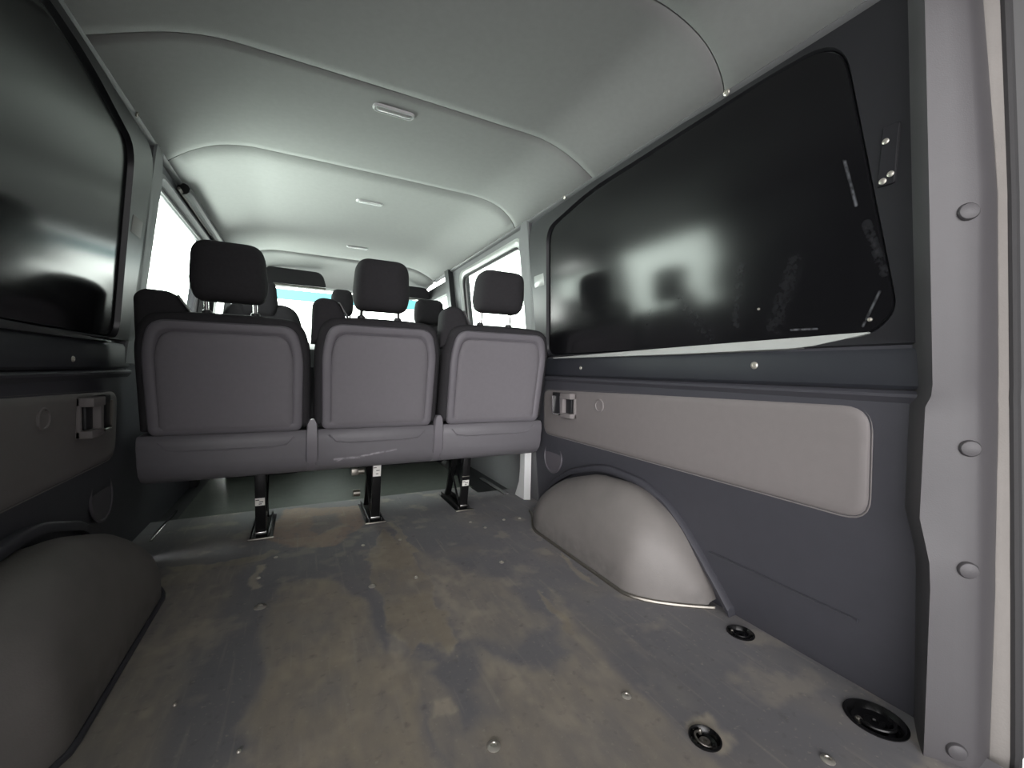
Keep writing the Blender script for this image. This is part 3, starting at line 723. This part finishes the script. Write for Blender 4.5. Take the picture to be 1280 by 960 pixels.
# ------------------------------------------------------------------ lashing rings in the floor
def lashing(cx, cy, r, label, ringm, az):
    o = empty('lashing_ring', (cx, cy, 0), label, 'lashing ring', 'lashing rings sunk in the floor')
    bm = bmesh.new(); lathe(bm, (cx, cy, 0), (0, 0, 1), [(r*1.10, -.001), (r*1.10, .002), (r*1.0, .0035), (r*.92, .001), (r*.80, -.007), (r*.5, -.011), (r*.05, -.0115)], 36)
    link('recess_cup', bm, dark_bowl, o)
    bm = bmesh.new(); lathe(bm, (cx, cy, -.011), (0, 0, 1), [(r*.42, 0), (r*.42, .004), (r*.34, .007), (r*.16, .007), (r*.13, .004), (.0004, .004)], 20)
    link('centre_bolt', bm, ringm, o)
    bm = bmesh.new(); n = 20
    tube(bm, [(cx+math.cos(az+a)*r*.66, cy+math.sin(az+a)*r*.66, -.001+.003*math.sin(a)) for a in np.linspace(0, math.pi*1.05, n)], r*.075, 8)
    link('ring_bail', bm, ringm, o)
    bm = bmesh.new(); lathe(bm, (cx+math.cos(az)*r*.66, cy+math.sin(az)*r*.66, -.006), (0, 0, 1), [(r*.14, 0), (r*.14, .006), (r*.08, .009), (.0004, .009)], 12)
    link('rivet', bm, steel, o)
lashing(.785, .672, .030, 'black lashing ring cup in the floor just behind the right wheel arch', black_metal, 2.2)
lashing(.430, .498, .026, 'lashing ring cup with a bare metal bolt out in the open floor', steel, 1.2)
lashing(.772, .382, .046, 'widest black lashing ring cup, against the right side panel by the tailgate', black_metal, 2.6)

# floor screws
for (x, y, r, lab) in ((-.336, 1.317, .013, 'broad washer screw in the dark stripe on the left of the floor'), (.072, .650, .010, 'round screw washer in the middle of the floor closest to the tailgate'),
        (.589, .375, .009, 'screw washer in the floor between the two lashing rings nearest the tailgate'), (.368, .637, .008, 'screw at the tan edge left of the bare metal lashing ring'),
        (-.041, 1.304, .009, 'screw in the middle of the floor on the left edge of the tan stripe'), (.093, 1.302, .006, 'screw on the tan stripe in the middle of the floor'),
        (.388, 1.285, .007, 'screw in the dark right half of the floor midway to the arch')):
    screw('floor_screw', (x, y, .0002), (0, 0, 1), r, lab, 'screw', 'screws in the floor board')
for (x, y) in ((-.028, 1.622), (.108, 1.618), (.426, 1.684), (.460, 1.600), (.573, 1.652), (.646, 1.640), (-.314, 1.640), (-.355, 1.50)):
    screw('floor_screw', (x, y, .0002), (0, 0, 1), .0055, 'small bright screw in the row across the floor behind the bench legs', 'screw', 'screws in the floor board')
for (x, y, z) in ((-.455, 1.0, 0), (-.33, .83, 0), (-.27, .70, 0)):
    screw('floor_screw', (x, y, .0002), (0, 0, 1), .003, 'tiny bright screw in the left part of the floor', 'screw', 'screws in the floor board')

# ------------------------------------------------------------------ ceiling lights
def ceiling_light(x, y, wx, wy, label):
    o = empty('ceiling_light', (x, y, cz(x)), label, 'ceiling light', 'oval ceiling lights')
    pts = [(x-wx, y-wy), (x+wx, y-wy), (x+wx, y+wy), (x-wx, y+wy)]
    mp = lambda u, v, h: (u, v, cz(u)-h)
    bm = ring_panel(pts, wy, [(-.003, -.001), (-.002, .002), (.001, .0055), (.005, .0055), (.007, .002)], mp); link('bezel', bm, bezel_mat, o)
    bm = ring_panel(inset(pts, .007), wy, [(0, .001), (.001, .0045), (.004, .006)], mp); link('lens', bm, lens_mat, o)
ceiling_light(.005, 1.288, .058, .018, 'oval ceiling light nearest the tailgate')
ceiling_light(.04, 2.035, .056, .017, 'oval ceiling light in the middle, above the bench')
ceiling_light(.075, 2.83, .062, .016, 'farthest oval ceiling light, towards the cab')

# ------------------------------------------------------------------ three seat bench
bench = empty('bench_seat', (0.03, 1.9, 0), 'dark grey three-seat bench seen from behind, across the van', 'bench seat')
def sb(x, z, h): return (x, 1.665 - .20*(z-.46) - h, z)
SEATS = [(-.690, -.207, .832), (-.196, .262, .850), (.275, .765, .856)]
shell_scuffed = shell_plastic.copy()
add_strokes(shell_scuffed, [((-.125, 1.672, .322), (-.02, 1.672, .326), .007, 1), ((-.03, 1.672, .328), (.03, 1.672, .338), .006, 1), ((.03, 1.672, .338), (.10, 1.672, .347), .006, 1), ((-.14, 1.69, .308), (-.10, 1.672, .322), .005, .8)], (196, 192, 196), .9, 45)
for k, (xa, xb, zt) in enumerate(SEATS):
    zb = .448
    body = [(xa, zb), (xb, zb), (xb, zt-.10), (xb-.028, zt-.01), ((xa+xb)/2+.10, zt), ((xa+xb)/2-.10, zt), (xa+.028, zt-.01), (xa, zt-.10)]
    rad = [.01, .01, .07, .07, .05, .05, .07, .07]
    bm = ring_panel(body, rad, [(.045, -.150), (.012, -.145), (0, -.115), (0, -.03), (.004, -.012), (.014, -.001), (.022, .002)], sb, cap0=True)
    bk = link('backrest', bm, fabric, bench, smooth=60)
    pa, pb_ = xa+.030, xb-.030; pt = zt-.034
    pan = [(pa, .442), (pb_, .442), (pb_+.003, pt-.09), (pb_-.02, pt), (pa+.02, pt), (pa-.003, pt-.09)]
    bm = bmesh.new(); prd = [.022, .022, .05, .065, .065, .05]
    # raised border
    lv = [(-.004, 0), (-.003, .008), (.002, .014), (.020, .015), (.026, .012), (.031, .004)]
    ring_panel(pan, prd, lv, sb, bm=bm)
    bd = link('back_border', bm, back_edge, bk, smooth=50)
    pan2 = [(pa+.024, .446), (pb_-.024, .446), (pb_-.024, pt-.10), (pb_-.045, pt-.031), (pa+.045, pt-.031), (pa+.024, pt-.10)]
    bm = ring_panel(pan2, [.018, .018, .04, .045, .045, .04], [(-.001, .002), (.001, .009), (.006, .014), (.022, .0175), (.06, .019)], sb)
    link('back_panel', bm, back_vinyl, bk, smooth=60)
    # lower shell
    prof = [(1.735, .440), (1.672, .438), (1.662, .425), (1.660, .400), (1.666, .372), (1.668, .345), (1.678, .312), (1.702, .286), (1.74, .272), (1.80, .268), (2.16, .30), (2.16, .40), (1.80, .40)]
    bm = bmesh.new(); g = .003; xs = [(xa-.004 if k == 0 else xa+g, .5), (xa+.004 if k == 0 else xa+g+.004, 1), (xb-.006, 1), (xb, .5)]
    loops = []
    cyy, czz = 1.85, .35
    for xx, q in xs:
        sc_ = 1 if q == 1 else .985
        loops.append([(xx, cyy+(y-cyy)*sc_, czz+(z-czz)*sc_) for y, z in prof])
    loft(bm, loops, True, True); link('seat_shell', bm, shell_scuffed if k == 1 else shell_plastic, bench, smooth=45)
    # soft dent line across the shell
    bm = bmesh.new()
    tube(bm, [(xa+.05, 1.663, .418), (xa+.075, 1.6615, .392), (xa+.12, 1.662, .385), (xb-.12, 1.662, .385), (xb-.075, 1.6615, .392), (xb-.05, 1.663, .418)], .004, 6)
    link('shell_rib', bm, shell_plastic, bench)
    # cushion hidden in front of the back
    bm = ring_panel([(xa+.01, 1.80), (xb-.01, 1.80), (xb-.01, 2.20), (xa+.01, 2.20)], .05, [(0, .38), (0, .43), (.02, .465), (.06, .475)], lambda u, v, h: (u, v, h), cap0=True)
    link('seat_cushion', bm, fabric, bench, smooth=60)
    # headrest
    hx = (-.440, .025, .497)[k]; hz = (.866, .874, .905)[k]; hh = (.180, .180, .168)[k]; hwid = (.105, .100, .108)[k]
    hp = [(hx-hwid*.86, hz), (hx-hwid*1.0, hz+.05), (hx-hwid*.90, hz+hh), (hx+hwid*.90, hz+hh), (hx+hwid*1.0, hz+.05), (hx+hwid*.86, hz)]
    hm = lambda x, z, h: (x, 1.598 - .14*(z-.9) - h - .012*(1-((x-hx)/hwid)**2), z)
    bm = ring_panel(hp, [.045, .03, .045, .045, .03, .045], [(.05, -.062), (.022, -.058), (.006, -.044), (0, -.02), (0, .012), (.006, .032), (.018, .043), (.035, .049), (.055, .051)], hm, n=8, cap0=True)
    hd = link('headrest', bm, fabric, bench, smooth=70)
    for dx in (-.066, .066):
        bm = bmesh.new(); tube(bm, [(hx+dx, 1.628, zt-.02), (hx+dx, 1.612, hz+.03)], .0065, 10); link('headrest_post', bm, chrome, hd)
        bm = bmesh.new(); lathe(bm, (hx+dx, 1.628, zt-.006), (0, 0, 1), [(.015, 0), (.014, .012), (.010, .016), (.007, .016)], 14); link('post_socket', bm, black_trim, hd)
    # belt guide on the left shoulder
    ga = (xa+.0 if k == 0 else xa-.012); gw = (.125, .105, .105)[k]; gt = zt + (.062, .062, .066)[k]
    gp = [(ga, zt-.10), (ga+gw+.03, zt-.10), (ga+gw+.012, zt-.004), (ga+gw-.022, gt-.004), (ga+.030, gt), (ga+.004, gt-.02)]
    bm = ring_panel(gp, [.005, .005, .02, .025, .03, .025], [(.018, -.115), (.004, -.11), (0, -.09), (0, -.045), (.006, -.032), (.02, -.026)], sb, cap0=True)
    gd = link('belt_guide', bm, fabric, bench, smooth=60)
    bm = bmesh.new(); bar(bm, sb(ga+gw-.015, gt-.012, -.05), sb(ga+gw+.022, zt-.01, -.05), .035, .003, (0, 1, 0), .001)
    link('seat_belt', bm, belt_mat, gd)
# hinge covers between the seats
for x, m in ((-.2015, hinge_plastic), (.2685, hinge_plastic)):
    bm = bmesh.new()
    pr = [(.272, .018), (.285, .022), (.34, .021), (.42, .020), (.462, .017), (.478, .008)]
    loops = []
    for z, w_ in pr:
        y = interp(z, [.272, .286, .312, .345, .40, .44, .48], [1.742, 1.700, 1.674, 1.662, 1.655, 1.655, 1.657])
        loops.append([(x-w_, y+.02, z), (x-w_, y+.002, z), (x-w_*.8, y-.004, z), (x+w_*.8, y-.004, z), (x+w_, y+.002, z), (x+w_, y+.02, z)])
    loft(bm, loops, True, True); link('hinge_cover', bm, m, bench, smooth=40)
# legs standing in their floor sockets
for k, x in enumerate((-.375, .05, .455)):
    bm = bmesh.new()
    bar(bm, (x, 1.862, .00), (x, 1.815, .275), .036, .020)
    bar(bm, (x-.002, 2.09, .01), (x-.002, 1.96, .28), .030, .018)
    bar(bm, (x+.014, 1.875, .02), (x+.014, 2.03, .20), .008, .012); bar(bm, (x-.014, 1.875, .02), (x-.014, 2.03, .20), .008, .012)
    bar(bm, (x-.026, 1.845, .004), (x-.026, 2.12, .004), .006, .030); bar(bm, (x+.026, 1.845, .004), (x+.026, 2.12, .004), .006, .030)
    box(bm, (x, 2.00, -.012), (.074, .27, .006))
    lg = link('leg', bm, black_metal, bench, smooth=30)
    bm = bmesh.new(); bar(bm, (x-.019, 1.846, .022), (x+.019, 1.846, .022), .008, .006, (0, 0, 1), .001); link('locking_pin', bm, chrome, lg)
    bm = bmesh.new(); box(bm, (x, 1.834, .004), (.088, .012, .006), None, .002); link('socket_lip', bm, steel, lg)
    zl = (.150, .235, .135)[k]; hl = (.030, .052, .028)[k]
    n0 = Vector((0, -.275, -.047)).normalized()
    yl = 1.862 - .047*(zl/.275) - .0125
    bm = bmesh.new(); bar(bm, (x-.001, yl+hl/2*.171, zl-hl/2), (x-.001, yl-hl/2*.171, zl+hl/2), .032, .001, (1, 0, 0), 0)
    lb = link('sticker', bm, label_mat, lg)
    bm = bmesh.new()
    for q in ((-.3, .25, .4), (0.1, .0, .5), (.0, -.28, .3)):
        zz = zl+q[1]*hl; yy = 1.862 - .047*(zz/.275) - .0132
        box(bm, (x+q[0]*.03, yy, zz), (.020*q[2]+.004, .0006, .003))
    link('sticker_print', bm, ink, lb)
    bm = bmesh.new(); bar(bm, (x-.019, 1.826, zl+hl*.5+.018), (x+.019, 1.826, zl+hl*.5+.018), .004, .006, (0, 0, 1), .001)
    if k != 1: link('latch_pin', bm, steel, lg)
    else:
        bm.free()
bm = bmesh.new(); tube(bm, [(.015, 1.95, .205), (-.012, 1.95, .205)], .014, 12); box(bm, (-.025, 1.95, .205), (.03, .03, .03), None, .004); link('release_knob', bm, steel, bench)
bm = bmesh.new(); tube(bm, [(.01, 2.05, .08), (-.02, 2.05, .08)], .016, 12); link('release_knob', bm, steel, bench)

# ------------------------------------------------------------------ front seats
def front_seat(name, x, wseat, label, heads, cat, y=2.95, top=.985):
    o = empty(name, (x, y+.3, 0), label, cat)
    fmap_ = lambda xx, z, h: (xx, y + .10 - .22*(z-.5) - h, z)
    bm = ring_panel([(x-wseat/2, .42), (x+wseat/2, .42), (x+wseat/2, .86), (x+wseat/2-.05, top), (x-wseat/2+.05, top), (x-wseat/2, .86)], [.04, .04, .10, .09, .09, .10],
                    [(.05, -.12), (.01, -.10), (0, -.06), (0, 0), (.02, .03), (.06, .04)], fmap_, cap0=True)
    link('backrest', bm, fabric, o, smooth=60)
    bm = ring_panel([(x-wseat/2, y), (x+wseat/2, y), (x+wseat/2, y+.5), (x-wseat/2, y+.5)], .06, [(0, .30), (0, .42), (.03, .46), (.08, .47)], lambda u, v, h: (u, v, h), cap0=True)
    link('seat_cushion', bm, fabric, o, smooth=60)
    bm = bmesh.new(); box(bm, (x, y+.22, .14), (wseat*.85, .44, .32), None, .02); link('seat_base', bm, black_trim, o)
    for hx, hz, wd, hh in heads:
        hp = [(hx-wd*.88, hz), (hx-wd, hz+.06), (hx-wd*.85, hz+hh), (hx+wd*.85, hz+hh), (hx+wd, hz+.06), (hx+wd*.88, hz)]
        bm = ring_panel(hp, .04, [(.04, -.06), (.01, -.05), (0, -.02), (0, .01), (.01, .035), (.03, .045), (.05, .048)], lambda xx, z, h: (xx, y-.02-.1*(z-1)-h, z), cap0=True)
        hd = link('headrest', bm, fabric, o, smooth=70)
        for dx in (-.05, .05):
            bm = bmesh.new(); tube(bm, [(hx+dx, y, .96), (hx+dx, y-.02, hz+.03)], .006, 8); link('headrest_post', bm, chrome, hd)
front_seat('driver_seat', -.45, .46, 'dark driver seat beyond the left seat of the bench', [(-.465, .96, .10, .215)], 'driver seat', top=1.04)
front_seat('passenger_bench', .38, .78, 'dark double passenger seat beyond the bench on the right', [(-.005, 1.0, .07, .165), (.57, .985, .108, .17)], 'passenger seat')

# left header rail over the middle window, right window surround
o = empty('door_header_rail', (X0-.69, 2.6, 1.36), 'black ribbed track above the left middle window', 'rail')
bm = bmesh.new(); tube(bm, [fL(2.06, 1.352, .024), fL(2.10, 1.352, .030), fL(3.10, 1.352, .030), fL(3.14, 1.352, .024)], .022, 10); link('track', bm, black_trim, o)
bm = bmesh.new(); tube(bm, [fL(2.02, 1.338, .020), fL(3.1, 1.338, .020)], .006, 8); link('track_lip', bm, seal_grey, o)
for s in (1, -1):
    f = wmap(s); wf = empty('window_surround', f(2.3, .8, .0), ('pale frame around the right middle window' if s > 0 else 'dark frame around the left middle window'), 'window frame', 'frames of the middle windows')
    op = [(1.845, .80), (2.70, .80), (2.70, 1.30), (1.845, 1.30)]
    bm = bmesh.new(); n = 6
    lv = [(-.030, -.002, .02), (-.028, .012, .05), (-.016, .014, .05), (-.012, .010, .05), (.004, .006, .05), (.012, -.02, .05)]
    loft(bm, [[f(u, v, h) for u, v in round_poly(inset(op, d), [.07]*4, n)] for d, h, r_ in lv], False, False)
    link('frame', bm, (ledge_paint if s > 0 else frame_grey), wf, smooth=40)
    bm = bmesh.new()
    q = round_poly(inset(op, .010), [.06]*4, n); q.append(q[0]); tube(bm, [f(u, v, -.004) for u, v in q], .007, 8); link('rubber_bead', bm, rubber, wf)
